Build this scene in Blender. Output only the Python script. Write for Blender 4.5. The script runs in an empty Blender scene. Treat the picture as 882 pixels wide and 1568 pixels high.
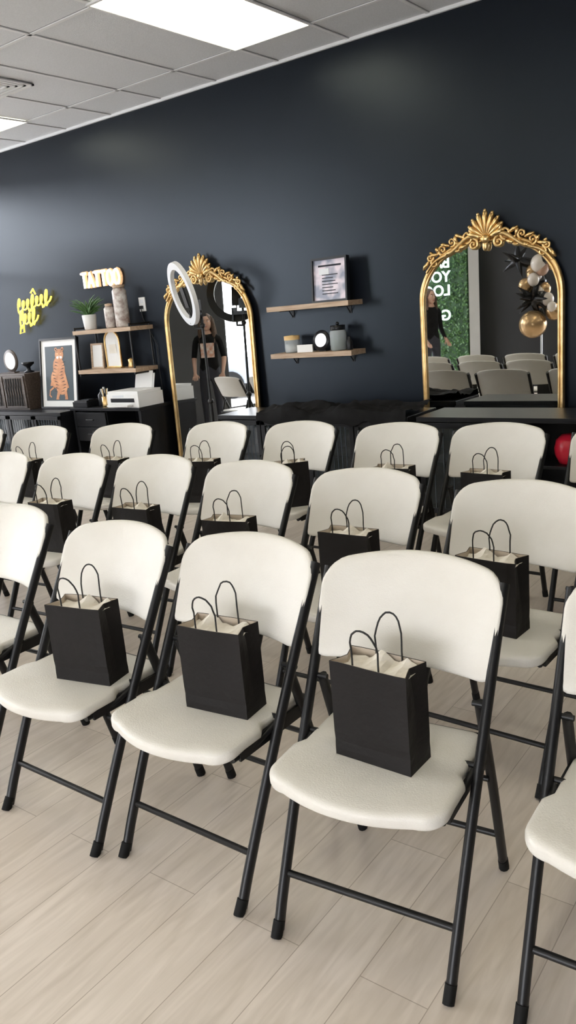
import bpy, math, random
from mathutils import Vector, Matrix, noise
random.seed(7)
sc=bpy.context.scene
try:
    sc.view_settings.view_transform='Standard'
except Exception: pass
D=5.127; HC=3.18
# ------------------------------------------------------------ materials
def new_mat(name,col,rough=.5,metal=0,emit=None,es=0,spec=.5,trans=0,alpha=1,coat=0,stint=None):
    m=bpy.data.materials.new(name);m.use_nodes=True
    b=m.node_tree.nodes['Principled BSDF']
    b.inputs['Base Color'].default_value=(*col,1);b.inputs['Roughness'].default_value=rough
    b.inputs['Metallic'].default_value=metal;b.inputs['Specular IOR Level'].default_value=spec
    b.inputs['Transmission Weight'].default_value=trans;b.inputs['Alpha'].default_value=alpha
    b.inputs['Coat Weight'].default_value=coat
    if stint: b.inputs['Specular Tint'].default_value=(*stint,1)
    if emit: b.inputs['Emission Color'].default_value=(*emit,1);b.inputs['Emission Strength'].default_value=es
    return m
def N(m,t,**k):
    n=m.node_tree.nodes.new(t)
    for a,v in k.items(): setattr(n,a,v)
    return n
def lk(m,a,b): m.node_tree.links.new(a,b)
def bsdf(m): return m.node_tree.nodes['Principled BSDF']
def noisy(m,c1,c2,scale=8,detail=4,bump=0,bscale=60,stretch=(1,1,1),rvar=0):
    tc=N(m,'ShaderNodeTexCoord');mp=N(m,'ShaderNodeMapping');mp.inputs['Scale'].default_value=stretch
    lk(m,tc.outputs['Object'],mp.inputs['Vector'])
    nz=N(m,'ShaderNodeTexNoise');nz.inputs['Scale'].default_value=scale;nz.inputs['Detail'].default_value=detail
    lk(m,mp.outputs['Vector'],nz.inputs['Vector'])
    cr=N(m,'ShaderNodeValToRGB');cr.color_ramp.elements[0].position=.3;cr.color_ramp.elements[1].position=.7
    cr.color_ramp.elements[0].color=(*c1,1);cr.color_ramp.elements[1].color=(*c2,1)
    lk(m,nz.outputs['Fac'],cr.inputs['Fac']);lk(m,cr.outputs['Color'],bsdf(m).inputs['Base Color'])
    if bump:
        n2=N(m,'ShaderNodeTexNoise');n2.inputs['Scale'].default_value=bscale;n2.inputs['Detail'].default_value=5
        lk(m,mp.outputs['Vector'],n2.inputs['Vector'])
        bp=N(m,'ShaderNodeBump');bp.inputs['Strength'].default_value=bump;bp.inputs['Distance'].default_value=.004
        lk(m,n2.outputs['Fac'],bp.inputs['Height']);lk(m,bp.outputs['Normal'],bsdf(m).inputs['Normal'])
    return m
WALL=noisy(new_mat('navy_paint',(.012,.016,.026),.34,spec=.40,stint=(.74,.87,1.0)),(.0032,.0044,.0080),(.0040,.0055,.0098),3,3,.08,220)
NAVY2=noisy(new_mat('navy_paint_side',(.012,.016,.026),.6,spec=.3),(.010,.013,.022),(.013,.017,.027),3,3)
BEIGE=noisy(new_mat('beige_paint',(.6,.57,.52),.6),(.46,.43,.39),(.50,.47,.43),3)
PLAST=noisy(new_mat('cream_plastic',(.78,.74,.66),.42),(.69,.66,.60),(.74,.715,.66),7,4,.25,260)
BLKM=noisy(new_mat('black_powdercoat',(.012,.012,.014),.42,spec=.4),(.005,.005,.006),(.009,.009,.010),12)
RUBB=new_mat('black_rubber',(.007,.007,.007),.7,spec=.2)
STEEL=new_mat('steel',(.6,.6,.6),.3,1)
PAPER=noisy(new_mat('black_kraft_paper',(.02,.018,.018),.62,spec=.25),(.008,.007,.007),(.014,.012,.012),5,5,.6,38)
PAPIN=new_mat('kraft_inside',(.55,.47,.38),.8)
TISS=noisy(new_mat('tissue_paper',(.85,.8,.72),.8),(.72,.67,.58),(.84,.80,.73),9)
CORD=new_mat('black_cord',(.008,.008,.008),.6)
GOLD=noisy(new_mat('antique_gold',(.75,.5,.2),.33,1),(.60,.38,.15),(.86,.62,.30),14)
MIRR=new_mat('mirror_glass',(.88,.9,.9),.01,1)
BLK=noisy(new_mat('black_lacquer',(.012,.013,.016),.36,spec=.35),(.006,.007,.010),(.010,.011,.014),6)
WHT=new_mat('white_plastic',(.82,.82,.82),.4)
WPAP=new_mat('white_paper',(.85,.85,.84),.7)
OAK=noisy(new_mat('light_oak',(.6,.42,.28),.5),(.38,.26,.17),(.58,.43,.31),6,6,.1,40,(1,12,12))
BROWN=noisy(new_mat('dark_wood',(.1,.06,.04),.5),(.05,.035,.028),(.1,.075,.06),6,6,.1,40,(1,10,10))
GRN=noisy(new_mat('leaf_green',(.05,.16,.04),.5),(.010,.04,.010),(.03,.10,.025),30)
FERN=noisy(new_mat('fern_green',(.1,.25,.06),.5),(.025,.085,.02),(.08,.19,.045),30)
GLASS=new_mat('cabinet_glass',(.05,.06,.07),.08,alpha=.5)
RIB=new_mat('ribbed_glass',(.05,.065,.085),.15)
JAR=new_mat('jar_glass',(.55,.6,.62),.05,alpha=.5)
AMB=new_mat('amber_wax',(.75,.5,.22),.4)
NEONW=new_mat('neon_white',(.9,.85,.8),.4,emit=(1,.93,.85),es=3.2)
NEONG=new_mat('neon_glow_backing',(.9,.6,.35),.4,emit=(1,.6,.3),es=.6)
NEONY=new_mat('neon_yellow',(.9,.7,.1),.4,emit=(1,.82,.12),es=1.6)
SIGNW=new_mat('sign_letters_white',(.9,.95,.95),.4,emit=(.8,1,.95),es=1.2)
RINGW=new_mat('ring_diffuser',(.72,.74,.78),.45)
RED=new_mat('balloon_red',(.7,.02,.05),.3)
SKIN=new_mat('skin',(.5,.3,.22),.5)
HAIR=noisy(new_mat('brown_hair',(.07,.04,.025),.5),(.04,.022,.014),(.11,.06,.035),40)
TEE=noisy(new_mat('black_cotton',(.015,.015,.017),.85,spec=.15),(.006,.006,.007),(.011,.011,.012),20)
JEAN=new_mat('dark_denim',(.02,.022,.033),.8)
PRNT=noisy(new_mat('tee_print',(.6,.25,.1),.7),(.5,.18,.08),(.7,.65,.6),22)
BG=new_mat('balloon_gold',(.4,.26,.13),.25,.7);BB=new_mat('balloon_black',(.008,.008,.009),.15)
BN=new_mat('balloon_nude',(.33,.20,.14),.25);BW=new_mat('balloon_pearl',(.5,.45,.4),.2)
STARM=new_mat('balloon_foil_black',(.01,.01,.012),.15,.5)
# ------------------------------------------------------------ mesh builder
class MB:
    def __init__(s): s.v=[];s.f=[];s.m=[];s.sm=[];s.mats=[]
    def mi(s,mat):
        if mat not in s.mats: s.mats.append(mat)
        return s.mats.index(mat)
    def add(s,vs,fs,mat,smooth=False):
        o=len(s.v);s.v+=[tuple(v) for v in vs];i=s.mi(mat)
        for f in fs: s.f.append(tuple(a+o for a in f));s.m.append(i);s.sm.append(smooth)
    def box(s,x0,x1,y0,y1,z0,z1,mat,M=None):
        vs=[Vector((x,y,z)) for z in(z0,z1) for y in(y0,y1) for x in(x0,x1)]
        if M: vs=[M@v for v in vs]
        s.add(vs,[(0,2,3,1),(4,5,7,6),(0,1,5,4),(2,6,7,3),(0,4,6,2),(1,3,7,5)],mat)
    def tube(s,pts,r,mat,n=8,closed=False,sx=1.0,caps=True):
        P=[Vector(p) for p in pts];L=len(P);R=r if isinstance(r,(list,tuple)) else [r]*L
        T=[]
        for i in range(L):
            if closed: t=P[(i+1)%L]-P[i-1]
            else: t=P[min(i+1,L-1)]-P[max(i-1,0)]
            T.append(t.normalized())
        a=Vector((1,0,0)) if abs(T[0].x)<.8 else Vector((0,1,0))
        u=(a-T[0]*a.dot(T[0])).normalized();vs=[]
        for i in range(L):
            u=(u-T[i]*u.dot(T[i])).normalized();w=T[i].cross(u)
            for k in range(n):
                an=2*math.pi*k/n;vs.append(P[i]+u*math.cos(an)*R[i]*sx+w*math.sin(an)*R[i])
        fs=[]
        for i in range(L if closed else L-1):
            j=(i+1)%L
            for k in range(n): fs.append((i*n+k,i*n+(k+1)%n,j*n+(k+1)%n,j*n+k))
        s.add(vs,fs,mat,True)
        if caps and not closed:
            s.add(vs[:n],[tuple(reversed(range(n)))],mat);s.add(vs[-n:],[tuple(range(n))],mat)
    def lathe(s,prof,c,mat,n=24,smooth=True,M=None):
        vs=[];c=Vector(c)
        for r,z in prof:
            for k in range(n):
                an=2*math.pi*k/n;p=Vector((r*math.cos(an),r*math.sin(an),z))
                if M:p=M@p
                vs.append(c+p)
        fs=[]
        for i in range(len(prof)-1):
            for k in range(n): fs.append((i*n+k,i*n+(k+1)%n,(i+1)*n+(k+1)%n,(i+1)*n+k))
        s.add(vs,fs,mat,smooth)
    def sph(s,c,r,mat,nu=16,nv=10,M=None):
        r=r if isinstance(r,(tuple,list)) else (r,r,r);c=Vector(c);vs=[];fs=[]
        for j in range(nv+1):
            ph=math.pi*j/nv
            for i in range(nu):
                th=2*math.pi*i/nu;p=Vector((r[0]*math.sin(ph)*math.cos(th),r[1]*math.sin(ph)*math.sin(th),r[2]*math.cos(ph)))
                if M:p=M@p
                vs.append(c+p)
        for j in range(nv):
            for i in range(nu): fs.append((j*nu+i,(j+1)*nu+i,(j+1)*nu+(i+1)%nu,j*nu+(i+1)%nu))
        s.add(vs,fs,mat,True)
    def slab(s,out,fn,t,mat,ins=.012,cx=0,cy=0):
        n=len(out);hx=max(abs(p[0]-cx) for p in out);hy=max(abs(p[1]-cy) for p in out)
        rings=[(.04,None,1),(.3,None,1),(.6,None,1),(.82,None,1),(1,ins*1.6,1),(1,ins*.7,.9),(1,ins*.15,.6),(1,0,.25),(1,0,-.25),(1,ins*.15,-.6),(1,ins*.7,-.9),(1,ins*1.6,-1),(.82,None,-1),(.6,None,-1),(.3,None,-1),(.04,None,-1)]
        vs=[]
        for sc_,i_,o in rings:
            kx=sc_ if i_ is None else 1-i_/hx;ky=sc_ if i_ is None else 1-i_/hy
            for p in out: vs.append(fn(cx+(p[0]-cx)*kx,cy+(p[1]-cy)*ky,o*t/2))
        fs=[]
        for i in range(len(rings)-1):
            for k in range(n): fs.append((i*n+k,i*n+(k+1)%n,(i+1)*n+(k+1)%n,(i+1)*n+k))
        fs.append(tuple(reversed(range(n))));fs.append(tuple(range((len(rings)-1)*n,len(rings)*n)))
        s.add(vs,fs,mat,True)
    def mesh(s,name):
        me=bpy.data.meshes.new(name);me.from_pydata(s.v,[],s.f)
        for m in s.mats: me.materials.append(m)
        me.polygons.foreach_set('material_index',s.m);me.polygons.foreach_set('use_smooth',s.sm);me.update()
        import bmesh
        bm=bmesh.new();bm.from_mesh(me);bmesh.ops.recalc_face_normals(bm,faces=bm.faces);bm.to_mesh(me);bm.free()
        return me
    def obj(s,name,loc=(0,0,0),rz=0,bevel=0):
        return place(s.mesh(name),name,loc,rz,bevel)
def place(me,name,loc=(0,0,0),rz=0,bevel=0,parent=None):
    o=bpy.data.objects.new(name,me);sc.collection.objects.link(o);o.location=loc;o.rotation_euler=(0,0,rz)
    if bevel:
        b=o.modifiers.new('bevel','BEVEL');b.width=bevel;b.segments=2;b.limit_method='ANGLE';b.angle_limit=.7
    if parent:o.parent=parent
    return o
def empty(name,loc=(0,0,0),rz=0):
    o=bpy.data.objects.new(name,None);sc.collection.objects.link(o);o.location=loc;o.rotation_euler=(0,0,rz);o.empty_display_size=.1;return o
# ------------------------------------------------------------ room
XL,XR,YB=-8.6,2.6,-6.0
# floor
FL=new_mat('oak_vinyl_planks',(.6,.5,.4),.30)
tc=N(FL,'ShaderNodeTexCoord');mp=N(FL,'ShaderNodeMapping');mp.inputs['Rotation'].default_value=(0,0,math.pi/2)
lk(FL,tc.outputs['Object'],mp.inputs['Vector'])
br=N(FL,'ShaderNodeTexBrick');br.offset=.37;br.inputs['Scale'].default_value=1;br.inputs['Brick Width'].default_value=1.22
br.inputs['Row Height'].default_value=.17;br.inputs['Mortar Size'].default_value=.0012;br.inputs['Mortar Smooth'].default_value=.1
br.inputs['Color1'].default_value=(.79,.71,.635,1);br.inputs['Color2'].default_value=(.71,.63,.555,1);br.inputs['Mortar'].default_value=(.46,.39,.33,1)
lk(FL,mp.outputs['Vector'],br.inputs['Vector'])
m2=N(FL,'ShaderNodeMapping');m2.inputs['Scale'].default_value=(9,1.0,1);lk(FL,tc.outputs['Object'],m2.inputs['Vector'])
nz=N(FL,'ShaderNodeTexNoise');nz.inputs['Scale'].default_value=3.2;nz.inputs['Detail'].default_value=8;nz.inputs['Distortion'].default_value=1.2
lk(FL,m2.outputs['Vector'],nz.inputs['Vector'])
cr=N(FL,'ShaderNodeValToRGB');cr.color_ramp.elements[0].position=.32;cr.color_ramp.elements[1].position=.68
cr.color_ramp.elements[0].color=(.86,.845,.82,1);cr.color_ramp.elements[1].color=(1.04,1.04,1.04,1);lk(FL,nz.outputs['Fac'],cr.inputs['Fac'])
mx=N(FL,'ShaderNodeMix',data_type='RGBA',blend_type='MULTIPLY');mx.inputs[0].default_value=1
lk(FL,br.outputs['Color'],mx.inputs[6]);lk(FL,cr.outputs['Color'],mx.inputs[7]);lk(FL,mx.outputs[2],bsdf(FL).inputs['Base Color'])
b=MB();b.box(XL-.2,XR+.2,YB-.2,D+.2,-.1,0,FL);b.obj('floor')
CE=noisy(new_mat('acoustic_tile',(.66,.67,.68),.85),(.70,.72,.75),(.78,.80,.83),90,6,.5,200)
b=MB();b.box(XL-.2,XR+.2,YB-.2,D+.2,HC,HC+.1,CE);b.obj('ceiling')
TB=new_mat('white_tbar',(.84,.85,.87),.5)
TBD=new_mat('tbar_edge_shade',(.30,.31,.33),.6)  # shadow line beside each T-bar, put in as a dark strip
b=MB();gx=[-3.65+.59*k for k in range(-9,11) if XL<-3.65+.59*k<XR]
for x in gx: b.box(x-.012,x+.012,YB,D,HC-.007,HC-.002,TB);b.box(x-.017,x+.017,YB,D,HC-.002,HC,TBD)
y=4.66
while y>YB: b.box(XL,XR,y-.012,y+.012,HC-.007,HC-.002,TB);b.box(XL,XR,y-.017,y+.017,HC-.002,HC,TBD);y-=1.22
b.box(XL,XR,D-.02,D,HC-.02,HC,TB)
b.obj('trim_1')
b=MB();b.box(XL-.2,XR+.2,D,D+.15,0,HC,WALL);b.obj('wall_back')
b=MB();b.box(XL,XR,D-.012,D,0,.1,BLK);b.obj('baseboard_back')
b=MB();b.box(XR,XR+.15,YB,D,0,HC,NAVY2);b.obj('wall_right')
b=MB();b.box(XL-.2,-3.0,YB-.15,YB,0,HC,BEIGE);b.box(-3.0,2.3,YB-.15,YB,2.5,HC,BEIGE);b.box(-3.0,2.3,YB-.15,YB,0,.12,BEIGE);b.box(2.3,XR+.2,YB-.15,YB,0,HC,BEIGE);b.obj('wall_front')
# storefront (left wall)
b=MB();b.box(XL-.15,XL,YB,-3.6,0,HC,BEIGE);b.box(XL-.15,XL,-3.6,5.0,3.1,HC,BEIGE);b.box(XL-.15,XL,-3.6,5.0,0,.12,BEIGE);b.box(XL-.15,XL,5.0,D,0,HC,WALL);b.obj('wall_left')
FR=new_mat('bronze_aluminium',(.05,.05,.055),.4,.6)
b=MB()
for i in range(7):
    y=-3.6+8.6*i/6;b.box(XL-.11,XL-.04,y-.03,y+.03,.12,3.1,FR)
for z in(.12,2.2,3.04): b.box(XL-.11,XL-.04,-3.6,5.0,z,z+.06,FR)
b.obj('window_1')
b=MB()
for i in range(5):
    x=-3.0+5.3*i/4;b.box(x-.03,x+.03,YB-.11,YB-.04,.12,2.5,FR)
for z in(.12,2.44): b.box(-3.0,2.3,YB-.11,YB-.04,z,z+.06,FR)
b.obj('added_window_2')  # unseen front windows, added to bring daylight from behind the camera
# outside
AS=noisy(new_mat('concrete_sunlit_tone',(.5,.5,.5),.9),(.46,.45,.43),(.54,.53,.51),2)  # sunlight put into the pale ground colour, bounces light to the ceiling
b=MB();b.box(-60,XL-.2,-40,40,-.2,-.1,AS);b.box(XL-.2,40,-40,YB-.2,-.2,-.1,AS);b.obj('ground_parking_lot')
BLD=noisy(new_mat('stucco',(.3,.27,.24),.9),(.12,.11,.10),(.18,.16,.145),2)
BGL=new_mat('shop_glass',(.03,.04,.05),.1)
b=MB();b.box(-40,-34,-26,26,-.1,5.2,BLD);b.box(-34,-33.4,-26,26,3.6,4.0,BLD)
for i in range(12): b.box(-34.02,-33.98,-24+4*i,-21+4*i,.3,3.2,BGL)
b.obj('strip_mall_building')
CARP=new_mat('car_paint_silver',(.25,.27,.3),.25,.4);CG=new_mat('car_glass',(.03,.04,.05),.08)
b=MB()
prof=[(-2.2,.35),(-2.2,.75),(-1.9,.95),(-1.0,1.02),(-.4,1.42),(1.1,1.45),(1.75,1.02),(2.2,.95),(2.25,.35)]
vs=[(-.85 if s else .85,p[0],p[1]) for s in(0,1) for p in prof];n=len(prof)
b.add(vs,[tuple(range(n)),tuple(range(2*n-1,n-1,-1))]+[(i,(i+1)%n,n+(i+1)%n,n+i) for i in range(n)],CARP)
for s_ in(-1,1):
    b.add([(s_*.86,-.85,1.02),(s_*.86,-.35,1.36),(s_*.86,1.05,1.38),(s_*.86,1.5,1.02)],[(0,1,2,3)],CG)
    for yy in(-1.4,1.4): b.tube([(s_*.72,yy,.32),(s_*.9,yy,.32)],.32,RUBB,18);b.tube([(s_*.9,yy,.32),(s_*.91,yy,.32)],.18,STEEL,14)
cm=b.mesh('car');place(cm,'parked_car',(-14,-4.6,-.1),1.2);place(cm,'parked_car',(-14,-1.2,-.1),1.2)
# ceiling fixtures
LP=new_mat('prismatic_diffuser',(.9,.9,.85),.5,emit=(1,.94,.70),es=4)
tcl=N(LP,'ShaderNodeTexCoord');vz=N(LP,'ShaderNodeTexChecker');vz.inputs['Scale'].default_value=70
lk(LP,tcl.outputs['Object'],vz.inputs['Vector']);mr=N(LP,'ShaderNodeMapRange');mr.inputs[3].default_value=3.6;mr.inputs[4].default_value=4.4
lk(LP,vz.outputs['Fac'],mr.inputs[0]);lk(LP,mr.outputs[0],bsdf(LP).inputs['Emission Strength'])
b=MB();b.box(.015,.615,-.04,1.205,-.012,-.008,LP);b.box(0,.63,-.06,-.04,-.016,-.006,TB);b.box(0,.63,1.205,1.22,-.016,-.006,TB);b.box(0,.015,-.06,1.22,-.016,-.006,TB);b.box(.615,.63,-.06,1.22,-.016,-.006,TB)
lm=b.mesh('light_panel')
for x in(-6.56,-3.67,-.7):
    for y in(3.44,.98,-1.48,-3.94): place(lm,'ceiling_light_panel',(x,y,HC))
b=MB();
for k in range(4):
    a=.04*k;b.box(-5.42+a,-5.40+a,3.6+a,4.05-a,HC-.012,HC,WHT);b.box(-5.0-a,-4.98-a,3.6+a,4.05-a,HC-.012,HC,WHT);b.box(-5.42+a,-4.98-a,3.6+a,3.62+a,HC-.012,HC,WHT);b.box(-5.42+a,-4.98-a,4.03-a,4.05-a,HC-.012,HC,WHT)
b.box(-5.42,-4.98,3.6,4.05,HC-.004,HC-.001,RINGW)
b.obj('air_vent',(-.05,0,-.007))
# ------------------------------------------------------------ folding chair
def tl(z): return -.237+.418*z/.79
def chair_mesh():
    b=MB()
    for s in(-1,1):
        pts=[];N_=10
        for i in range(N_+1):
            z=.81*i/N_;bow=-.012*math.sin(math.pi*i/N_);pts.append((s*(.218+.014*i/N_),tl(z)+bow+.012,z))
        pts[0]=(s*.218,tl(.02)+.01,.012)
        b.tube(pts,.0165,BLKM,10,sx=.74)
        b.tube([(s*.218,tl(0)+.006,0),(s*.2185,tl(.035)+.009,.035)],[.0168,.0172],RUBB,10,sx=.8)
        # rear leg
        P0=Vector((s*.206,tl(.56)+.015,.56));P1=Vector((s*.206,.235,0))
        b.tube([P0,P0.lerp(P1,.5)+Vector((0,.006,0)),P1],.0155,BLKM,10,sx=.75)
        b.tube([P1.lerp(P0,.06),P1],[.0162,.0165],RUBB,10,sx=.8)
        # seat bracket + link
        b.box(s*.206-.004,s*.206+.004,-.15,.12,.392,.428,BLKM)
        b.tube([(s*.198,-.17,.405),(s*.2,.13,.40)],.010,BLKM,8)
        b.tube([(s*.212,tl(.43)+.01,.43),(s*.20,-.11,.398)],.009,BLKM,8)
        for z in(.44,.56): b.tube([(s*.19,tl(z)+.012,z),(s*.236,tl(z)+.012,z)],.007,BLKM,8)
        b.tube([(s*.2,.135,.415),(s*.206,.16,.30)],.008,BLKM,8)
    b.tube([(-.218,tl(.135)+.006,.135),(.218,tl(.135)+.006,.135)],.0085,BLKM,8)
    k=1-.125/.56;yy=(tl(.56)+.015)*(1-k)+.235*k
    b.tube([(-.206,yy,.125),(.206,yy,.125)],.0085,BLKM,8)
    b.tube([(-.206,.128,.33),(.206,.128,.33)],.0075,BLKM,8)
    b.tube([(-.2,.155,.425),(.2,.155,.425)],.008,BLKM,8)
    # seat outline
    out=[]
    def w(y):
        f=.218 if y<-.075 else (.2 if y>-.045 else .218-.018*(y+.075)/.03)
        return f
    right=[];ys=[.14,.10,.05,0,-.03,-.045,-.055,-.065,-.075,-.10,-.14,-.17]
    for y in ys:right.append((w(y),y))
    right[0]=(.175,.14);right.insert(1,(.193,.128))
    for i in range(1,9):
        a=math.pi/2*i/8; right.append((.218-.058*(1-math.cos(a)),-.17-.058*math.sin(a)))
    for i in range(1,7):
        x=.16*(1-i/6);right.append((x,-.228-.034*(1-(x/.16)**2)))
    out=right+[(-x,y) for x,y in reversed(right[:-1])]
    def fs(x,y,o):
        front=max(0,(-y-.14)/.12);top=.4475
        z=top if o>=.0149 else top+(o-.015)
        if o<0: z-=.010*min(1,front*1.5)
        z-=.006*max(0,(-y-.20)/.06) if o>0 else 0
        return (x,y,z)
    b.slab(out,fs,.03,PLAST,.010,0,-.05)
    # backrest
    Wd=.238;rt=.052;rb=.035;out=[]
    def drop(x,r): 
        e=abs(x)-(Wd-r);return 0 if e<=0 else r-math.sqrt(max(0,r*r-e*e))
    xs=[Wd*math.sin(math.pi/2*i/14) for i in range(-14,15)]
    top=[(x,.852-.026*(x/Wd)**2-drop(x,rt)) for x in xs]
    bot=[(x*.985,.602+.004*(x/Wd)**2+drop(x,rb)) for x in reversed(xs)]
    def seg(a,c): return [(a[0]+(c[0]-a[0])*t,a[1]+(c[1]-a[1])*t) for t in(.25,.5,.75)]
    out=top+seg(top[-1],bot[0])+bot+seg(bot[-1],top[0])
    def fb(x,z,o):
        u=x/Wd;return (x,tl(z)+.058*(1-u*u)-.004-o*1.0,z)
    b.slab(out,fb,.024,PLAST,.010,0,.725)
    return b.mesh('folding_chair')
CH=chair_mesh()
chairs=dict(A=(-.888,1.463,.097),B=(-1.425,1.455,-.011),C=(-1.938,1.42,-.012),Dd=(-2.565,1.453,.023),E=(-.292,1.521,.034),
F=(-.937,2.289,-.04),G=(-1.555,2.344,.009),H=(-2.148,2.368,.004),I=(-2.731,2.387,.052),J=(-3.248,2.324,.066),K=(-3.79,2.262,.073),
L=(-1.469,3.419,-.04),M=(-1.983,3.384,.013),Nn=(-2.604,3.39,-.008),O=(-3.172,3.329,-.027),P=(-3.837,3.214,.185),Q=(-4.47,3.059,.187),S=(-.885,3.45,0),T=(-5.02,2.95,.15),
U1=(-3.12,1.43,.03),U2=(-3.68,1.40,.05),U3=(-4.25,1.38,.05),V1=(-4.36,2.17,.09),V2=(-4.93,2.07,.1),V3=(-5.5,1.98,.12),W1=(-5.6,2.85,.15),W2=(-6.2,2.76,.15),X1=(-.36,2.32,-.03))
for k,(x,y,a) in chairs.items(): place(CH,'folding_chair',(x,y,0),a)
# ------------------------------------------------------------ gift bags
def bag_mesh(seed):
    rd=random.Random(seed);b=MB();W,Dp,Hh=.10,.047,.24
    nz_=12;ring=[]
    for i in range(9): ring.append((-W+2*W*i/8,-Dp))
    ring+=[(W,-Dp*.5),(W,0),(W,Dp*.5)]
    for i in range(9): ring.append((W-2*W*i/8,Dp))
    ring+=[(-W,Dp*.5),(-W,0),(-W,-Dp*.5)]
    n=len(ring);vs=[]
    for j in range(nz_+1):
        t=j/nz_
        for (x,y) in ring:
            p=Vector((x*6,y*6,t*2.2+seed*3.1));d=noise.noise(p)*.006
            X=x;Y=y
            if abs(x)==W: X=x-math.copysign(1,x)*(.016*t*(1-abs(y)/Dp))
            edge=(abs(x)==W and abs(y)==Dp)
            if not edge and j>0:
                if abs(y)==Dp: Y+=d+math.copysign(.003*t,y)*(1-(x/W)**2)
                else: X+=d
            if j==2 and abs(y)==Dp: Y-=math.copysign(.0016,y)
            vs.append((X,Y,t*Hh))
    fs=[(j*n+k,j*n+(k+1)%n,(j+1)*n+(k+1)%n,(j+1)*n+k) for j in range(nz_) for k in range(n)]
    b.add(vs,fs,PAPER,False);b.add(vs[:n],[tuple(range(n))],PAPER)
    iv=[(v[0]*.975,v[1]*.95,v[2]-.0005) for v in vs[-n:]]+[(v[0]*.975,v[1]*.95,v[2]-.05) for v in vs[-n:]]
    b.add(iv,[(k,(k+1)%n,n+(k+1)%n,n+k) for k in range(n)],PAPIN)
    # tissue : low crumpled sheet with one or two soft peaks at the back
    g=17;tv=[];pk=[(rd.uniform(-.05,.0),.035,.030),(rd.uniform(.02,.07),.03,.020)]
    for j in range(7):
        for i in range(g):
            x=-W*.9+W*1.8*i/(g-1);y=-Dp*.85+Dp*1.7*j/6
            z=Hh-.018+.006*noise.noise(Vector((x*60,y*60,seed)))+sum(h*max(0,1-abs(x-c)/w_)*(j/6)**1.5 for c,w_,h in pk)
            tv.append((x,y,z))
    b.add(tv,[(j*g+i,j*g+i+1,(j+1)*g+i+1,(j+1)*g+i) for j in range(6) for i in range(g-1)],TISS)
    for sy,ln,off in((-1,.092,-.006),(1,.100,.008)):
        pts=[];w=.034
        pts+= [(-w+off,sy*Dp*.86,Hh-.03),(-w+off,sy*Dp*.86,Hh+.015)]
        for i in range(0,13):
            a=math.pi*i/12;pts.append((off-w*1.02*math.cos(a)+.006*rd.uniform(-.3,.3),sy*Dp*.86+sy*.012*math.sin(a),Hh+.04+(ln-.04)*math.sin(a)**.9))
        pts+=[(w+off,sy*Dp*.86,Hh+.015),(w+off,sy*Dp*.86,Hh-.03)]
        b.tube(pts,.0024,CORD,6)
    return b.mesh('gift_bag')
BM=[bag_mesh(i) for i in range(4)]
bags=dict(A=(.01,-.045,-.02),B=(.055,-.02,.1),C=(.07,-.03,.2),F=(.01,-.07,-.08),G=(.05,-.04,.05),H=(.085,-.07,.2),I=(.10,-.07,.1),J=(.09,-.07,.1),
L=(.06,-.09,-.05),M=(.09,-.05,.1),Nn=(.09,-.07,.8),O=(.09,-.07,.3),P=(.09,-.06,0),Q=(.09,-.06,0))
for i,(k,(dx,dy,a)) in enumerate(bags.items()):
    x,y,c=chairs[k];ca,sa=math.cos(c),math.sin(c)
    place(BM[i%4],'gift_bag',(x+ca*dx-sa*dy,y+sa*dx+ca*dy,.448),a)
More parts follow.
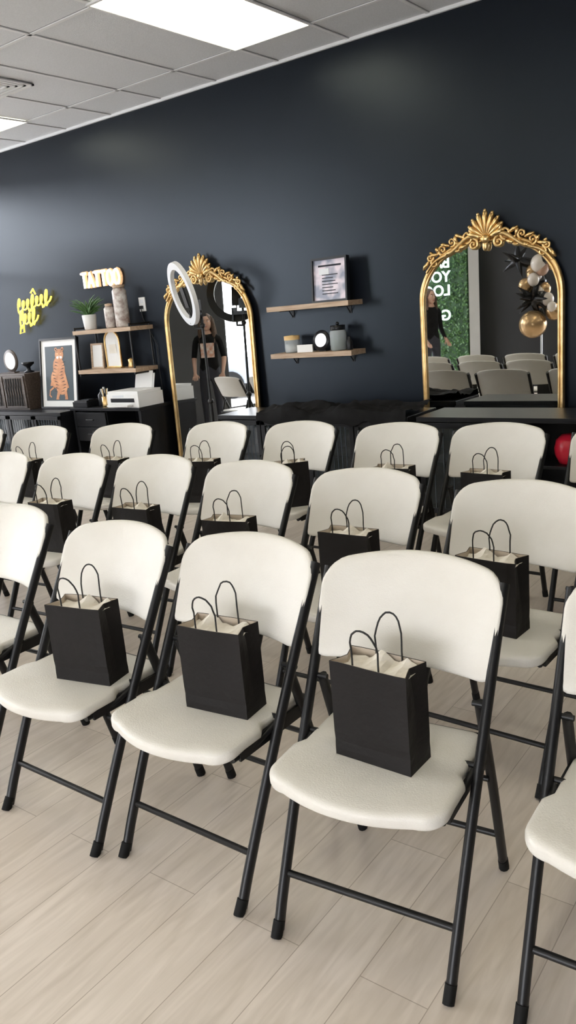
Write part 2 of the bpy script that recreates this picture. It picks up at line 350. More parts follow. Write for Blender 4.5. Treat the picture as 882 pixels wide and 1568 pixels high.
# ------------------------------------------------------------ ornate mirrors
def arch(hw,zs,zt,n=40,ex=2.15):
    p=[]
    for i in range(n+1):
        a=math.pi*i/n;c,s_=math.cos(a),math.sin(a)
        p.append((hw*math.copysign(abs(c)**(2/ex),c),zs+(zt-zs)*abs(s_)**(2/ex)))
    return p
def mirror_mesh():
    b=MB();hw=.475
    ar=arch(hw,1.42,1.80)
    path=[(hw,0,.03)]+[(hw,0,z) for z in(.3,.6,.9,1.2)]+[(x,0,z) for x,z in ar]+[(-hw,0,z) for z in(1.2,.9,.6,.3)]+[(-hw,0,.03)]
    b.tube(path,.017,GOLD,10,closed=True)
    p2=[(x*.963,-.012,.04+(z-.03)*.983) for x,_,z in path];b.tube(p2,.007,GOLD,8,closed=True)
    poly=[(x*.98,-.002,z) for x,_,z in path];b.add(poly,[tuple(range(len(poly)))],MIRR)
    b.add([(x*1.0,.014,z) for x,_,z in path],[tuple(range(len(path)))],BLK)
    zc=1.80
    for i in range(9):
        a=math.radians(90+(i-4)*18);ln=.145-.011*abs(i-4)
        d=Vector((math.cos(a),0,math.sin(a)));c0=Vector((0,-.02,zc-.005))
        pts=[c0+d*(.02+ln*t)+Vector((0,-.012*math.sin(math.pi*t),0)) for t in(0,.25,.5,.75,.92,1)]
        b.tube(pts,[.006,.010,.014,.018,.018,.010],GOLD,8)
        b.sph(pts[-1]+Vector((0,-.004,0)),.012,GOLD,8,6)
    b.sph((0,-.035,zc-.01),(.032,.022,.028),GOLD);b.sph((0,-.03,zc-.05),(.020,.015,.035),GOLD)
    def spiral(cx,cz,r0,turn,dirn,a0,rt,n=26):
        pts=[];rr=[]
        for i in range(n+1):
            t=i/n;a=a0+dirn*turn*2*math.pi*t;r=r0*(1-.82*t);pts.append((cx+r*math.cos(a),-.02,cz+r*math.sin(a)));rr.append(rt*(1-.4*t))
        b.tube(pts,rr,GOLD,8);b.sph(pts[-1],rt*1.1,GOLD,8,6)
    for s in(-1,1):
        dr=-s
        spiral(s*.085,zc-.035,.036,1.3,-dr,math.radians(90),.011)
        spiral(s*.13,zc+.012,.040,1.25,dr,math.radians(270),.011)
        spiral(s*.20,zc-.045,.030,1.25,-dr,math.radians(100),.010)
        spiral(s*.235,zc-.005,.030,1.2,dr,math.radians(260),.009)
        spiral(s*.30,zc-.045,.032,1.2,-dr,math.radians(260),.010)
        spiral(s*.36,zc-.125,.028,1.3,dr,math.radians(90),.009)
        spiral(s*.39,zc-.085,.030,1.3,-dr,math.radians(90),.010)
        pts=[];rr=[]
        for i in range(22):
            t=i/21;x=.04+.38*t;z=zc+.005-.19*t**1.9+.016*math.sin(t*9);pts.append((s*x,-.022,z));rr.append(.018*(1-.5*t))
        b.tube(pts,rr,GOLD,8)
        for (x,z,a,l) in((.09,zc+.03,65,.045),(.165,zc+.02,25,.05),(.20,zc+.0,70,.035),(.27,zc-.02,15,.045),(.33,zc-.05,60,.03),(.35,zc-.07,-10,.05),(.41,zc-.12,-50,.055),(.15,zc-.04,-20,.04),(.25,zc-.065,-30,.04)):
            an=math.radians(a);d=Vector((s*math.cos(an),0,math.sin(an)));c0=Vector((s*x,-.018,z))
            b.tube([c0-d*.02,c0,c0+d*l*.5+Vector((0,-.012,0)),c0+d*l*.9,c0+d*l],[.006,.013,.013,.008,.004],GOLD,8)
    return b.mesh('ornate_mirror')
MM=mirror_mesh()
for x,t_ in((-2.10,-.5),(-4.56,-1.2)):
    o=place(MM,'ornate_arch_mirror',(x,D-.075,.0));o.rotation_euler=(math.radians(t_),0,0)
# ------------------------------------------------------------ consoles
def console(name,x0,x1,y0,y1,h,nd,legs=.12,openlast=False):
    b=MB();t=.025
    b.box(x0,x1,y0-.01,y1,h-.03,h,BLK);b.box(x0+.01,x1-.01,y0+.01,y1,legs,legs+t,BLK)
    b.box(x0+.01,x0+.01+t,y0,y1,legs,h-.03,BLK);b.box(x1-.01-t,x1-.01,y0,y1,legs,h-.03,BLK);b.box(x0+.01,x1-.01,y1-.01,y1,legs,h-.03,BLK)
    b.box(x0+.03,x1-.03,y0+.05,y1-.01,(h+legs)/2,(h+legs)/2+.018,BLK)
    w=(x1-x0-.02)/nd
    for i in range(nd):
        a=x0+.01+w*i+.004;c=a+w-.008
        if openlast and i==nd-1: continue
        for (p,q,r_,s_) in((a,a+.035,legs,h-.035),(c-.035,c,legs,h-.035),(a,c,legs,legs+.035),(a,c,h-.07,h-.035)): b.box(p,q,y0-.012,y0+.006,r_,s_,BLK)
        b.box(a+.035,c-.035,y0-.004,y0,legs+.035,h-.07,GLASS)
        for k in range(1,9):
            x=a+.035+(c-a-.07)*k/9;b.tube([(x,y0-.005,legs+.035),(x,y0-.005,h-.07)],.003,RIB,5)
        kx=c-.018 if i%2==0 else a+.018;b.tube([(kx,y0-.012,h*.6),(kx,y0-.03,h*.6)],.007,BLK,8)
    for x in(x0+.03,x1-.06):
        for y in(y0+.01,y1-.05): b.box(x,x+.03,y,y+.03,0,legs,BLK)
    return b
console('c',-4.03,-2.42,4.5,4.9,.74,4).obj('glass_door_console',bevel=.002)
console('c',-2.36,-1.02,4.5,4.9,.74,2,openlast=True).obj('glass_door_console',bevel=.002)
console('c',-7.7,-6.06,4.62,5.06,.73,4).obj('glass_door_console',bevel=.002)
# desk
b=MB();b.box(-6.03,-5.1,4.70,5.1,.735,.76,BLK);b.box(-6.01,-5.98,4.72,5.1,0,.735,BLK);b.box(-5.14,-5.11,4.72,5.1,0,.735,BLK);b.box(-5.98,-5.14,5.07,5.1,.1,.735,BLK)
b.box(-5.98,-5.56,4.73,5.07,.45,.72,BLK);b.box(-5.97,-5.57,4.715,4.73,.59,.715,BLK);b.box(-5.97,-5.57,4.715,4.73,.455,.58,BLK);b.tube([(-5.82,4.70,.65),(-5.72,4.70,.65)],.006,BLKM);b.tube([(-5.82,4.70,.52),(-5.72,4.70,.52)],.006,BLKM)
b.obj('black_desk',bevel=.003)
# black cloth on console
b=MB();nx,ny=60,20;vs=[]
for j in range(ny+1):
    for i in range(nx+1):
        x=-3.65+1.22*i/nx;y=4.47+.40*j/ny
        z=.748+max(0,.05*noise.noise(Vector((x*4,y*6,1)))+.025)+.035*abs(noise.noise(Vector((x*11,y*16,3))))
        if j==0: z=.69+.04*noise.noise(Vector((x*9,0,0)));
        vs.append((x,y,z))
b.add(vs,[(j*(nx+1)+i,j*(nx+1)+i+1,(j+1)*(nx+1)+i+1,(j+1)*(nx+1)+i) for j in range(ny) for i in range(nx)],TEE,True)
b.obj('black_tablecloth')
b=MB();b.lathe([(0,0),(.06,0),(.065,.01),(.085,.05),(.09,.09),(.08,.14),(.05,.17),(.0,.175)],(-1.45,4.66,.449),RED);b.obj('red_balloon')  # red balloon inside the console, modelled as a flat-based round form
# ------------------------------------------------------------ floating shelves
def shelf(z,x0=-3.81,x1=-3.08):
    b=MB();b.box(x0,x1,D-.20,D,z-.018,z+.018,OAK)
    for x in(x0+.09,x1-.12):
        b.box(x,x+.025,D-.19,D,z-.024,z-.018,BLKM);b.box(x,x+.025,D-.006,D,z-.075,z-.018,BLKM);b.tube([(x+.012,D-.005,z-.07),(x+.012,D-.05,z-.022)],.004,BLKM)
    b.obj('floating_shelf',bevel=.002)
shelf(1.475);shelf(1.125)
# frame on shelf
def frame(name,w,h,t,col,inner,mb=.018,loc=(0,0,0),rz=0,tilt=0,deco=None,mat_w=.0):
    b=MB();b.box(-w/2,w/2,0,t,0,mb,col);b.box(-w/2,w/2,0,t,h-mb,h,col);b.box(-w/2,-w/2+mb,0,t,mb,h-mb,col);b.box(w/2-mb,w/2,0,t,mb,h-mb,col)
    b.box(-w/2+mb,w/2-mb,t*.45,t*.9,mb,h-mb,inner)
    if deco: deco(b,w,h,t*.45-.001)
    o=b.obj(name,loc,rz);o.rotation_euler=(tilt,0,rz);return o
CERT=new_mat('certificate_print',(.7,.68,.75),.3)
_t=N(CERT,'ShaderNodeTexCoord');_v=N(CERT,'ShaderNodeTexNoise');_v.inputs['Scale'].default_value=9;_c=N(CERT,'ShaderNodeValToRGB')
_c.color_ramp.elements[0].position=.38;_c.color_ramp.elements[0].color=(.25,.27,.36,1);_c.color_ramp.elements[1].position=.55;_c.color_ramp.elements[1].color=(.72,.63,.70,1)
lk(CERT,_t.outputs['Object'],_v.inputs['Vector']);lk(CERT,_v.outputs['Fac'],_c.inputs['Fac']);lk(CERT,_c.outputs['Color'],bsdf(CERT).inputs['Base Color'])
def certlines(b,w,h,y):
    for i in range(7): b.box(-w*.22,w*.22*(1-.3*(i%3)),y-.0015,y,h*.18+.022*i,h*.18+.022*i+.006,JEAN)
    b.box(-w*.32,w*.32,y-.0015,y,h*.80,h*.84,JEAN);b.box(-w*.30,-w*.02,y-.0015,y,h*.62,h*.76,RINGW)
frame('framed_certificate',.31,.31,.04,BLK,CERT,.014,(-3.27,D-.15,1.494),-.02,math.radians(-4),certlines)
# jars on lower shelf
b=MB();b.lathe([(0,0),(.055,0),(.060,.008),(.060,.10)],(0,0,0),JAR);b.lathe([(0,.005),(.053,.005),(.053,.06),(0,.062)],(0,0,0),WPAP);b.lathe([(.061,.095),(.061,.125),(.0,.13)],(0,0,0),AMB)
b.obj('candle_jar',(-3.66,D-.11,1.144))
b=MB();b.box(-.07,.07,0,.012,0,.055,WPAP);b.box(-.065,.065,.012,.05,0,.004,WPAP);b.obj('name_card',(-3.52,D-.15,1.144))
b=MB();M_=Matrix.Rotation(math.radians(80),4,'X')
b.lathe([(0,0),(.072,0),(.076,.006),(.072,.014),(0,.014)],(0,0,.078),BLK,M=M_);b.lathe([(0,.016),(.050,.016)],(0,0,.078),STEEL,M=M_);b.box(-.03,.03,.0,.05,0,.006,BLK);b.obj('round_makeup_mirror',(-3.38,D-.12,1.144))
b=MB();b.lathe([(0,0),(.055,0),(.062,.01),(.062,.13),(.05,.15)],(0,0,0),JAR);b.lathe([(0,.004),(.057,.004),(.057,.08),(0,.082)],(0,0,0),GRN);b.lathe([(.053,.145),(.056,.15),(.056,.18),(0,.182)],(0,0,0),BLK);b.sph((0,0,.192),.013,BLK);b.obj('glass_apothecary_jar',(-3.24,D-.11,1.144))
b=MB();b.lathe([(0,0),(.022,0),(.024,.004),(.024,.06),(.012,.075),(.012,.095),(0,.095)],(0,0,0),BLK,16);b.obj('small_dropper_bottle',(-3.14,D-.12,1.144))
# ------------------------------------------------------------ left shelf unit
b=MB()
for z in(1.085,1.44): b.box(-6.02,-5.25,D-.27,D-.0,z-.035,z,OAK)
for x in(-6.0,-5.27):
    for y in(D-.26,D-.02): b.tube([(x,y,1.03),(x,y,1.47)],.009,BLKM,6)
    b.tube([(x,D-.26,1.46),(x,D-.02,1.46)],.009,BLKM,6);b.tube([(x,D-.26,1.04),(x,D-.02,1.04)],.009,BLKM,6)
b.obj('two_tier_wall_shelf')
# plant
b=MB();b.lathe([(0,0),(.05,0),(.055,.01),(.065,.13),(.06,.135),(.055,.12),(0,.118)],(0,0,0),WHT)
rd=random.Random(3)
for i in range(90):
    a=rd.uniform(0,2*math.pi);ln=rd.uniform(.14,.26);up=rd.uniform(.3,1.2);pts=[];rr=[]
    for k in range(7):
        t=k/6;pts.append((math.cos(a)*ln*t*math.cos(up*(1-.4*t)),math.sin(a)*.5*ln*t*math.cos(up*(1-.4*t)),.12+ln*math.sin(up)*t*(1.35-.55*t)));rr.append(.006*(1-t)+.001)
    b.tube(pts,rr,FERN,4,sx=2.0)
b.obj('potted_fern',(-5.90,D-.15,1.441))
FLW=noisy(new_mat('floral_ceramic',(.8,.75,.7),.35),(.30,.20,.17),(.80,.78,.75),22)
b=MB();b.lathe([(0,0),(.04,0),(.047,.01),(.047,.17),(.03,.19),(0,.19)],(0,0,0),FLW);b.lathe([(.033,.19),(.035,.21),(0,.215)],(0,0,0),OAK);b.obj('floral_canister',(-5.62,D-.15,1.441))
b=MB();b.lathe([(0,0),(.055,0),(.063,.01),(.063,.31),(.045,.335),(0,.335)],(0,0,0),FLW);b.lathe([(.05,.335),(.055,.36),(0,.365)],(0,0,0),OAK);b.obj('floral_canister',(-5.46,D-.15,1.441))
frame('wood_photo_frame',.17,.23,.02,OAK,WPAP,.016,(-5.86,D-.17,1.087),0,math.radians(-6))
b=MB();ap=[(x,z) for x,z in arch(.095,.22,.32,20,2)];pt=[(.095,0,0)]+[(x,0,z) for x,z in ap]+[(-.095,0,0)]
b.tube(pt,.010,GOLD,8,closed=True);b.add([(x,.0,z) for x,_,z in pt],[tuple(range(len(pt)))],WPAP);b.add([(-.05,-.003,.12),(.05,-.003,.12),(.05,-.003,.2),(-.05,-.003,.2)],[(0,1,2,3)],TISS);b.box(-.095,.095,-.02,.03,-.012,.0,GOLD)
b.obj('arched_gold_frame',(-5.62,D-.17,1.098))
b=MB();b.lathe([(0,0),(.03,0),(.034,.01),(.026,.04),(.030,.07),(.0,.085)],(0,0,0),GOLD,16);b.obj('brass_trinket_pot',(-5.42,D-.15,1.086))
# tiger print
DKT=new_mat('print_dark_teal',(.02,.04,.052),.4);TIG=noisy(new_mat('tiger_orange',(.6,.25,.1),.5),(.50,.19,.07),(.72,.34,.15),14)
def tiger(b,w,h,y):
    m=.075
    b.add([(-w/2+m,y,m),(w/2-m,y,m),(w/2-m,y,h-m),(-w/2+m,y,h-m)],[(0,1,2,3)],DKT)
    def poly(pts,mat,o): b.add([(x*1.15,y-o,.335+(z-.315)*1.08) for x,z in pts],[tuple(range(len(pts)))],mat)
    def ell(cx,cz,rx,rz,mat,o,rot=0):
        poly([(cx+rx*math.cos(t)*math.cos(rot)-rz*math.sin(t)*math.sin(rot),cz+rx*math.cos(t)*math.sin(rot)+rz*math.sin(t)*math.cos(rot)) for t in [2*math.pi*i/16 for i in range(16)]],mat,o)
    ell(.0,.36,.075,.10,TIG,.001,.2);ell(-.03,.27,.08,.09,TIG,.0012,-.3);ell(.03,.20,.075,.075,TIG,.0014,.2)
    ell(.01,.475,.055,.052,TIG,.0016)
    for s in(-1,1): ell(.01+s*.042,.522,.017,.017,TIG,.0015);ell(.01+s*.042,.522,.008,.008,BLK,.003);ell(.01+s*.02,.483,.007,.005,AMB,.003);ell(.01+s*.022,.452,.016,.012,WPAP,.0025)
    ell(.01,.462,.009,.007,PRNT,.0032)
    for (x0,z0,x1,z1) in((.055,.33,.10,.20),(-.055,.34,-.10,.22),(.07,.17,.085,.10),(-.01,.15,-.03,.10)):
        poly([(x0-.02,z0),(x0+.02,z0),(x1+.018,z1),(x1+.02,z1-.015),(x1-.02,z1-.015),(x1-.016,z1)],TIG,.0018)
    poly([(-.08,.20),(-.13,.17),(-.14,.12),(-.11,.10),(-.105,.112),(-.125,.125),(-.118,.16),(-.07,.185)],TIG,.0018)
    for i in range(10):
        z=.15+.028*i;c=.02*math.sin(i*.9)
        for s in(-1,1): poly([(c+s*.016,z),(c+s*.055,z+.014),(c+s*.072,z+.011),(c+s*.05,z+.006)],BLK,.0034)
    for i in range(3):
        for s in(-1,1): poly([(.01+s*.008,.495+.01*i),(.01+s*.04,.503+.008*i),(.01+s*.03,.497+.008*i)],BLK,.0034)
frame('framed_tiger_print',.56,.665,.03,BLK,WPAP,.018,(-6.34,D-.30,.735),0,math.radians(-8),tiger)
# printer
b=MB();b.box(-.2,.2,-.15,.15,0,.115,WHT);b.box(-.19,.19,-.14,.14,.115,.14,WHT);b.box(-.13,.13,-.22,-.15,.015,.03,WHT);b.box(-.15,.15,-.152,-.14,.045,.08,BLK)
b.box(-.12,.02,-.154,-.15,.09,.108,RINGW);Mp=Matrix.Translation((0,.12,.13))@Matrix.Rotation(math.radians(-15),4,'X')
b.box(-.12,.12,0,.008,0,.14,WHT,Mp);b.box(-.105,.105,-.006,-.002,.01,.16,WPAP,Mp);b.obj('inkjet_printer',(-5.32,4.87,.761),.0,.006)
b=MB();b.lathe([(0,0),(.03,0),(.032,.005),(.032,.09),(.028,.09),(.028,.01),(0,.01)],(0,0,0),GOLD)
for i in range(6):
    a=i*1.05;b.tube([(.01*math.cos(a),.01*math.sin(a),.01),(.03*math.cos(a),.03*math.sin(a),.16)],.004,[GOLD,WHT,BLK][i%3],6)
b.obj('pen_cup',(-5.63,4.80,.761))
b=MB();b.lathe([(0,0),(.035,0),(.037,.005),(.037,.10),(.02,.12),(.012,.13),(.012,.15),(0,.15)],(0,0,0),BLK);b.obj('dark_bottle',(-5.72,4.84,.761))
b=MB();b.lathe([(0,0),(.03,0),(.032,.005),(.032,.07),(0,.07)],(0,0,0),AMB);b.obj('amber_jar',(-5.56,4.90,.761))
b=MB();b.lathe([(0,0),(.024,0),(.026,.004),(.026,.10),(.010,.12),(.010,.16),(0,.16)],(0,0,0),WHT,16);b.lathe([(.0265,.03),(.0265,.08)],(0,0,0),GOLD,16);b.obj('lotion_bottle',(-5.79,4.93,.761))
b=MB();b.box(-.10,.10,-.09,.09,0,.05,BLK);b.box(-.09,.09,-.08,.08,.05,.06,BLKM);b.box(-.03,.08,-.05,.04,.06,.066,BLK);b.obj('card_terminal_box',(-5.90,4.81,.761),0,.004)
# outlet with cable
b=MB();b.box(-.038,.038,-.008,0,-.06,.06,WHT);b.box(-.016,.016,-.011,-.008,.01,.042,RINGW);b.box(-.016,.016,-.011,-.008,-.042,-.01,RINGW);b.box(-.014,.014,-.035,-.011,-.04,-.012,BLK)
b.tube([(0,-.03,-.03),(.01,-.03,-.12),(.13,-.015,-.35),(.12,-.015,-.6),(.14,-.015,-.84)],.004,BLKM,6);b.obj('wall_outlet',(-5.34,D,1.62))
# left small cabinet + sign
b=MB();b.box(-.42,.3,0,.3,0,.35,BROWN);b.box(-.40,-.07,-.012,0,.02,.33,BROWN);b.box(-.05,.28,-.012,0,.02,.33,BROWN)
for i in range(7):
    for x0 in(-.38,-.03):
        b.tube([(x0+.04*i,-.016,.04),(x0+.04*i+.03,-.016,.31)],.004,BLK,5);b.tube([(x0+.04*i+.03,-.018,.04),(x0+.04*i,-.018,.31)],.004,BLK,5)
b.obj('lattice_wood_chest',(-7.02,D-.36,.731),0,.003)
b=MB();b.lathe([(0,0),(.11,0),(.115,.006),(.11,.015),(0,.016)],(0,0,.12),BROWN,M=Matrix.Rotation(math.radians(90),4,'X'));b.lathe([(0,.018),(.085,.018)],(0,0,.12),WPAP,M=Matrix.Rotation(math.radians(90),4,'X'));b.box(-.06,.06,-.03,.03,0,.012,BROWN);b.obj('round_table_sign',(-7.12,D-.2,1.083))
b=MB();b.lathe([(0,0),(.05,0),(.055,.006),(.02,.02),(.02,.05),(.06,.08),(.062,.1),(0,.09)],(0,0,0),BLK,18);b.obj('black_pedestal_bowl',(-6.86,D-.2,1.083))
# ------------------------------------------------------------ neon signs
def text(parent,body,size,loc,mat,rot=(math.pi/2,0,0),bev=.004,shear=0,fill=False,ext=.0):
    cu=bpy.data.curves.new('letters','FONT');cu.body=body;cu.size=size;cu.shear=shear
    cu.bevel_depth=bev;cu.extrude=ext;cu.materials.append(mat)
    o=bpy.data.objects.new('letters',cu);sc.collection.objects.link(o);o.location=loc;o.rotation_euler=rot;o.parent=parent;return o
e=empty('neon_tattoo_sign',(-5.80,D-.04,1.88))
def strokes(parent,segs,r,mat,nm='tube'):
    b=MB()
    for s_ in segs: b.tube(s_,r,mat,8)
    me=b.mesh(nm);return place(me,nm,parent=parent)
def letters_T(x): return [[(x,0,.13),(x+.07,0,.13)],[(x+.035,0,.13),(x+.035,0,0)]]
def letters_A(x): return [[(x,0,0),(x+.036,0,.13),(x+.072,0,0)],[(x+.016,0,.045),(x+.056,0,.045)]]
def letters_O(x): return [[(x+.036+.034*math.cos(a*math.pi/8),0,.065+.065*math.sin(a*math.pi/8)) for a in range(17)]]
seg=[]
for i,ch in enumerate('TATTOO'):
    x=-.265+.088*i;seg+={'T':letters_T,'A':letters_A,'O':letters_O}[ch](x)
seg=[[(p[0],p[1],p[2]-.065) for p in s_] for s_ in seg]
strokes(e,seg,.009,NEONW)
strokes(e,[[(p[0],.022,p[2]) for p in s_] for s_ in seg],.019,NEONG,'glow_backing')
b=MB()
for x in(-.25,.25): b.tube([(x,.02,.05),(x,.04,.05)],.005,STEEL,6)
place(b.mesh('standoffs'),'standoffs',parent=e)
e=empty('neon_script_sign',(-6.83,D-.04,1.70));e.scale=(.88,1,.88)
def scrib(x0,z0,n,w,h,slant,seed):
    p=[]
    for i in range(n*16+1):
        t=i/16;ph=2*math.pi*t;amp=h*(1 if int(t+.25)%3 else 1.7)
        z=z0+amp*.5*math.sin(ph);x=x0+w*t+w*.42*math.cos(ph)+slant*(z-z0)
        p.append((x,0,z+.12*(x-x0)))
    return p
strokes(e,[scrib(-.30,.02,7,.085,.10,.35,1),scrib(-.30,-.13,4,.08,.11,.35,2),[(-.30,0,-.20),(-.33,0,-.27),(-.25,0,-.26),(-.22,0,-.02)],[(-.02,0,.16),(.03,0,.2),(.06,0,.14)]],.009,NEONY)
b=MB()
for x in(-.25,.22): b.tube([(x,.0,.02+.12*(x+.3)),(x,.04,.02)],.005,STEEL,6)
place(b.mesh('standoffs'),'standoffs',parent=e)
# ------------------------------------------------------------ ring light on tripod
b=MB();px,py=-4.38,4.82
b.tube([(px,py,.12),(px,py,1.55)],.011,BLKM,8);b.tube([(px,py,.12),(px,py,.8)],.015,BLKM,8);b.sph((px,py,.8),.024,BLKM)
for a in(-90,172,8):
    a=math.radians(a);b.tube([(px,py,.5),(px+.28*math.cos(a),py+.28*math.sin(a),.012)],.009,BLKM,6);b.tube([(px,py,.15),(px+.17*math.cos(a),py+.17*math.sin(a),.22)],.006,BLKM,6)
az=math.radians(-119);nrm=Vector((math.cos(az),math.sin(az),-.24)).normalized()
ctr=Vector((-4.49,py-.06,1.655));up=Vector((0.0,0,1));side=nrm.cross(up).normalized();up=side.cross(nrm)
def ringpts(r,off): return [ctr+nrm*off+side*r*math.cos(2*math.pi*i/48)+up*r*math.sin(2*math.pi*i/48) for i in range(48)]
def annulus(r0,r1,off0,off1,mat):
    A_=ringpts(r0,off0);B_=ringpts(r1,off1);n=48
    b.add(A_+B_,[(i,(i+1)%n,n+(i+1)%n,n+i) for i in range(n)],mat,True)
annulus(.195,.25,.018,.018,RINGW);annulus(.25,.253,.018,-.015,WHT);annulus(.195,.192,.018,-.015,WHT);annulus(.192,.253,-.015,-.015,BLKM)
b.tube([ctr-up*.25,ctr-up*.28,Vector((px,py,1.38))],.010,BLKM,8)
b.tube([ctr-up*.20,ctr-up*.06],.006,BLKM,6)
P=ctr-up*.03;M_=Matrix.Translation(P)@Matrix((side,up,nrm)).transposed().to_4x4();b.box(-.04,.04,-.08,.08,-.006,.006,BLK,M_)
b.sph((px,py,1.40),.022,BLKM);b.box(px-.10,px+.03,py-.02,py+.02,1.47,1.50,BLKM);b.box(px-.03,px+.03,py-.025,py+.015,1.52,1.60,BLKM);b.box(px-.11,px-.09,py-.02,py+.02,1.42,1.53,BLKM)
b.obj('ring_light_on_tripod')
# ------------------------------------------------------------ things behind the camera, seen in the mirrors
b=MB();b.box(-8.3,-5.62,-2.62,-2.55,0,2.45,GRN);rd=random.Random(5)
vs=[];fs=[]
for i in range(5200):
    c=Vector((rd.uniform(-8.3,-5.6),-2.54+rd.uniform(0,.05),rd.uniform(0,2.46)));s_=rd.uniform(.02,.035);a=Vector((rd.uniform(-1,1),rd.uniform(-.5,.5),rd.uniform(-1,1))).normalized()
    bb=a.cross(Vector((rd.uniform(-.5,.5),1,rd.uniform(-.5,.5)))).normalized();o=len(vs);vs+=[c-a*s_,c+bb*s_*.5,c+a*s_,c-bb*s_*.5];fs.append((o,o+1,o+2,o+3))
b.add(vs,fs,FERN);b.obj('hedge_wall')
e=empty('neon_phrase_sign',(-5.86,-2.44,2.02))
for i,t in enumerate(['BABY','YOU','LOOK','GOOD']):
    o=text(e,t,.24,(0,0,-.22*i-(.18 if i==3 else 0)),SIGNW,rot=(math.pi/2,0,math.pi),bev=.004,fill=True,ext=.006)
PAN=new_mat('black_panel',(.007,.007,.008),.6)
b=MB();b.box(-5.58,-3.95,-3.1,-2.95,0,2.95,PAN);b.obj('black_partition_panel')
b=MB();rd=random.Random(11)
for i in range(34):
    t=i/33;z=2.45-1.25*t;x=-4.25+.14*math.sin(t*7)+rd.uniform(-.12,.12);y=-2.25+rd.uniform(-.1,.1);r=rd.choice([.07,.09,.10,.12]);b.sph((x,y,z),(r,r,r*1.12),rd.choice([BG,BB,BN,BW,BG,BN]),14,10)
b.sph((-4.4,-2.2,1.03),.21,BG,20,14)
for c in(Vector((-4.65,-2.25,2.0)),Vector((-4.4,-2.2,1.42))):
    for k in range(16):
        d=Vector((rd.uniform(-1,1),rd.uniform(-1,1),rd.uniform(-1,1))).normalized();b.tube([c,c+d*.12,c+d*.30],[.06,.045,.002],STARM,6)
b.tube([(-4.32,-2.35,0),(-4.32,-2.35,2.5)],.015,STEEL,8);b.lathe([(0,0),(.18,0),(.18,.015),(0,.02)],(-4.32,-2.35,0),STEEL)
b.obj('balloon_garland')
b=MB();b.box(-8.1,-8.0,.85,3.6,.0,2.5,PAN)
b.obj('black_display_partition')
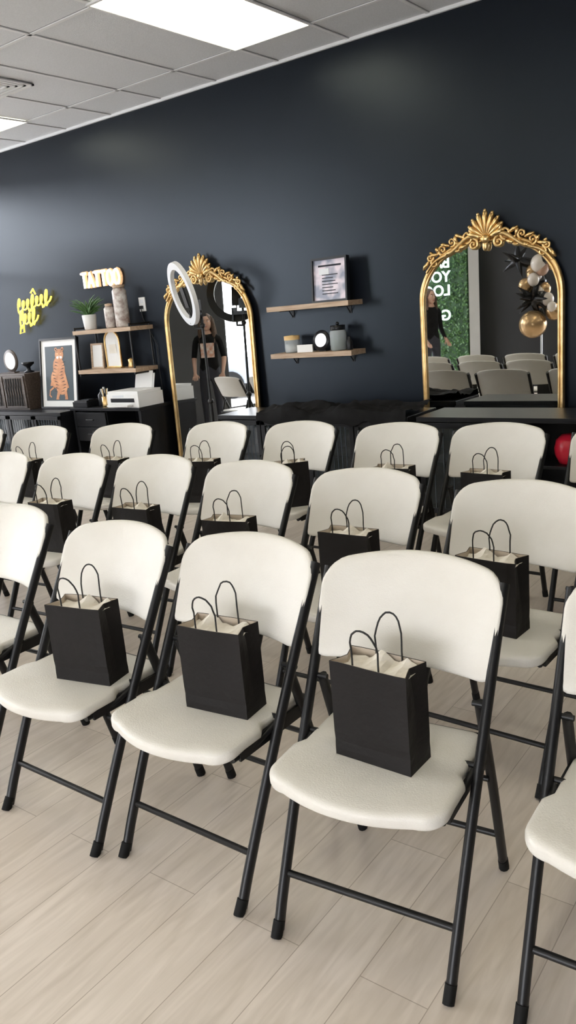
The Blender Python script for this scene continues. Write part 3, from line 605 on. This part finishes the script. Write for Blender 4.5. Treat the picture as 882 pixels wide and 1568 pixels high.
# people
def person(name,loc,rz,h=1.66,top=TEE,print_=False,longhair=True,sleeves=False):
    k=h/1.7
    J={}
    V=[];E=[];R=[]
    def j(n,p,r,par=None):
        J[n]=len(V);V.append(Vector(p)*k);R.append((r[0]*k,r[1]*k) if isinstance(r,tuple) else (r*k,r*k))
        if par is not None:E.append((J[par],J[n]))
    j('pel',(0,0,.93),(.155,.11));j('waist',(0,0,1.08),(.125,.095),'pel');j('chest',(0,0,1.27),(.15,.11),'waist');j('sh',(0,0,1.39),(.10,.075),'chest');j('neck',(0,-.005,1.46),.052,'sh');j('neck2',(0,-.012,1.52),.05,'neck')
    for s in(-1,1):
        S=str(s)
        j('s'+S,(s*.165,0,1.385),.056,'sh');j('e'+S,(s*.215,.02,1.11),.041,'s'+S);j('w'+S,(s*.20,-.12,.93),.026,'e'+S);j('p'+S,(s*.195,-.165,.885),(.036,.018),'w'+S)
        for q,(dx,l) in enumerate(((-.03,.07),(-.01,.082),(.01,.078),(.03,.06))):
            j('f%d'%q+S,(s*.195+dx,-.20,.855),.0085,'p'+S);j('g%d'%q+S,(s*.195+dx*1.1,-.20-l*.35,.855-l*.6),.0075,'f%d'%q+S)
        j('t'+S,(s*.195-s*.045,-.16,.87),.010,'p'+S);j('u'+S,(s*.195-s*.055,-.19,.84),.008,'t'+S)
        j('h'+S,(s*.09,0,.86),.088,'pel');j('k'+S,(s*.10,-.015,.48),.056,'h'+S);j('a'+S,(s*.10,.02,.09),.038,'k'+S);j('o'+S,(s*.105,-.04,.035),(.038,.032),'a'+S);j('q'+S,(s*.115,-.15,.028),(.036,.025),'o'+S)
    me=bpy.data.meshes.new(name);me.from_pydata(V,E,[]);ob=bpy.data.objects.new(name+'_tmp',me);sc.collection.objects.link(ob)
    sk=ob.modifiers.new('s','SKIN');sub=ob.modifiers.new('b','SUBSURF');sub.levels=1;sub.render_levels=1
    for i,r in enumerate(R):
        ob.data.skin_vertices[0].data[i].radius=r;ob.data.skin_vertices[0].data[i].use_root=(i==0)
    dg=bpy.context.evaluated_depsgraph_get();ev=ob.evaluated_get(dg);m2=ev.to_mesh()
    b=MB();vs=[v.co.copy() for v in m2.vertices]
    zmin=min(v.z for v in vs);vs=[Vector((v.x,v.y,v.z-zmin)) for v in vs]
    groups={}
    for p in m2.polygons:
        c=sum((vs[i] for i in p.vertices),Vector())/len(p.vertices);c/=k
        lim=.955 if sleeves else 1.12
        arm=abs(c.x)>.13 and c.z<lim and c.z>.6 and (c.y<-.11 or (not sleeves and (abs(c.x)>.172)))
        mt=SKIN if (c.z>1.45-zmin or arm) else (top if c.z>.95 or (abs(c.x)>.172 and c.z>.8) else (JEAN if c.z>.1 else RUBB))
        groups.setdefault(mt.name,(mt,[]))[1].append(tuple(p.vertices))
    for mt,fs in groups.values():
        used={};nv=[];nf=[]
        for f in fs:
            t=[]
            for i in f:
                if i not in used: used[i]=len(nv);nv.append(vs[i])
                t.append(used[i])
            nf.append(tuple(t))
        b.add(nv,nf,mt,True)
    ev.to_mesh_clear();bpy.data.objects.remove(ob)
    hz=1.60*k
    b.sph((0,-.012*k,hz),(.073*k,.09*k,.112*k),SKIN,20,14)
    b.sph((0,-.055*k,hz-.06*k),(.045*k,.04*k,.045*k),SKIN)
    b.tube([(0,-.098*k,hz+.012*k),(0,-.117*k,hz-.018*k),(0,-.10*k,hz-.025*k)],[.007,.012,.008],SKIN,8)
    b.sph((0,-.094*k,hz-.055*k),(.022,.006,.007),new_mat('lips',(.4,.12,.1),.4),10,6)
    for s in(-1,1):
        b.sph((s*.028*k,-.088*k,hz+.015*k),(.012,.008,.008),WPAP,10,6);b.sph((s*.028*k,-.096*k,hz+.015*k),(.006,.003,.006),BLK,8,6);b.sph((s*.075*k,-.005,hz),(.01,.02,.03),SKIN,8,6)
        b.tube([(s*.012*k,-.098*k,hz+.036*k),(s*.045*k,-.085*k,hz+.038*k)],.004,HAIR,6)
    b.sph((0,.012*k,hz+.025*k),(.086*k,.098*k,.108*k),HAIR,20,14,M=Matrix.Rotation(-.25,4,'X'))
    if longhair:
        for s in range(-4,5):
            x=s*.018*k;b.tube([(x,.05,hz+.05),(x*1.25,.10-abs(s)*.012,hz-.05),(x*1.6,.115-abs(s)*.016,hz-.2),(x*1.5,.11-abs(s)*.01,hz-.38)],[.03,.032,.03,.008],HAIR,8)
        for s in(-1,1): b.tube([(s*.06,0,hz+.08),(s*.088,-.02,hz-.02),(s*.092,-.03,hz-.16),(s*.09,-.06,hz-.30)],[.02,.026,.028,.008],HAIR,8)
    if print_:
        b.add([(-.09,-.135*k,1.12*k),(.09,-.135*k,1.12*k),(.09,-.125*k,1.32*k),(-.09,-.125*k,1.32*k)],[(0,1,2,3)],PRNT)
    return b.obj(name,loc,rz)
person('woman_standing',(-5.80,-1.55,0),2.0,sleeves=True)
person('person_in_printed_tee',(-7.30,2.05,0),math.pi*.8,1.60,print_=True)
# ------------------------------------------------------------ lighting / world
w=bpy.data.worlds.new('sky');sc.world=w;w.use_nodes=True;nt=w.node_tree
bg=nt.nodes['Background'];bg.inputs['Color'].default_value=(.93,.95,1,1);bg.inputs['Strength'].default_value=12.5
# ------------------------------------------------------------ camera
F,H,ps,th,ro=1217.42,1.47804,.6542,.25051,-.09015
f=Vector((-math.sin(ps)*math.cos(th),math.cos(ps)*math.cos(th),-math.sin(th)));r0=Vector((math.cos(ps),math.sin(ps),0));u0=r0.cross(f)
r=r0*math.cos(ro)+u0*math.sin(ro);u=-r0*math.sin(ro)+u0*math.cos(ro)
cd=bpy.data.cameras.new('camera');cd.sensor_fit='VERTICAL';cd.sensor_height=36;cd.lens=36*F/1568;cd.clip_start=.02
co=bpy.data.objects.new('camera',cd);sc.collection.objects.link(co)
co.matrix_world=Matrix(((r.x,u.x,-f.x,0),(r.y,u.y,-f.y,0),(r.z,u.z,-f.z,H),(0,0,0,1)))
sc.camera=co
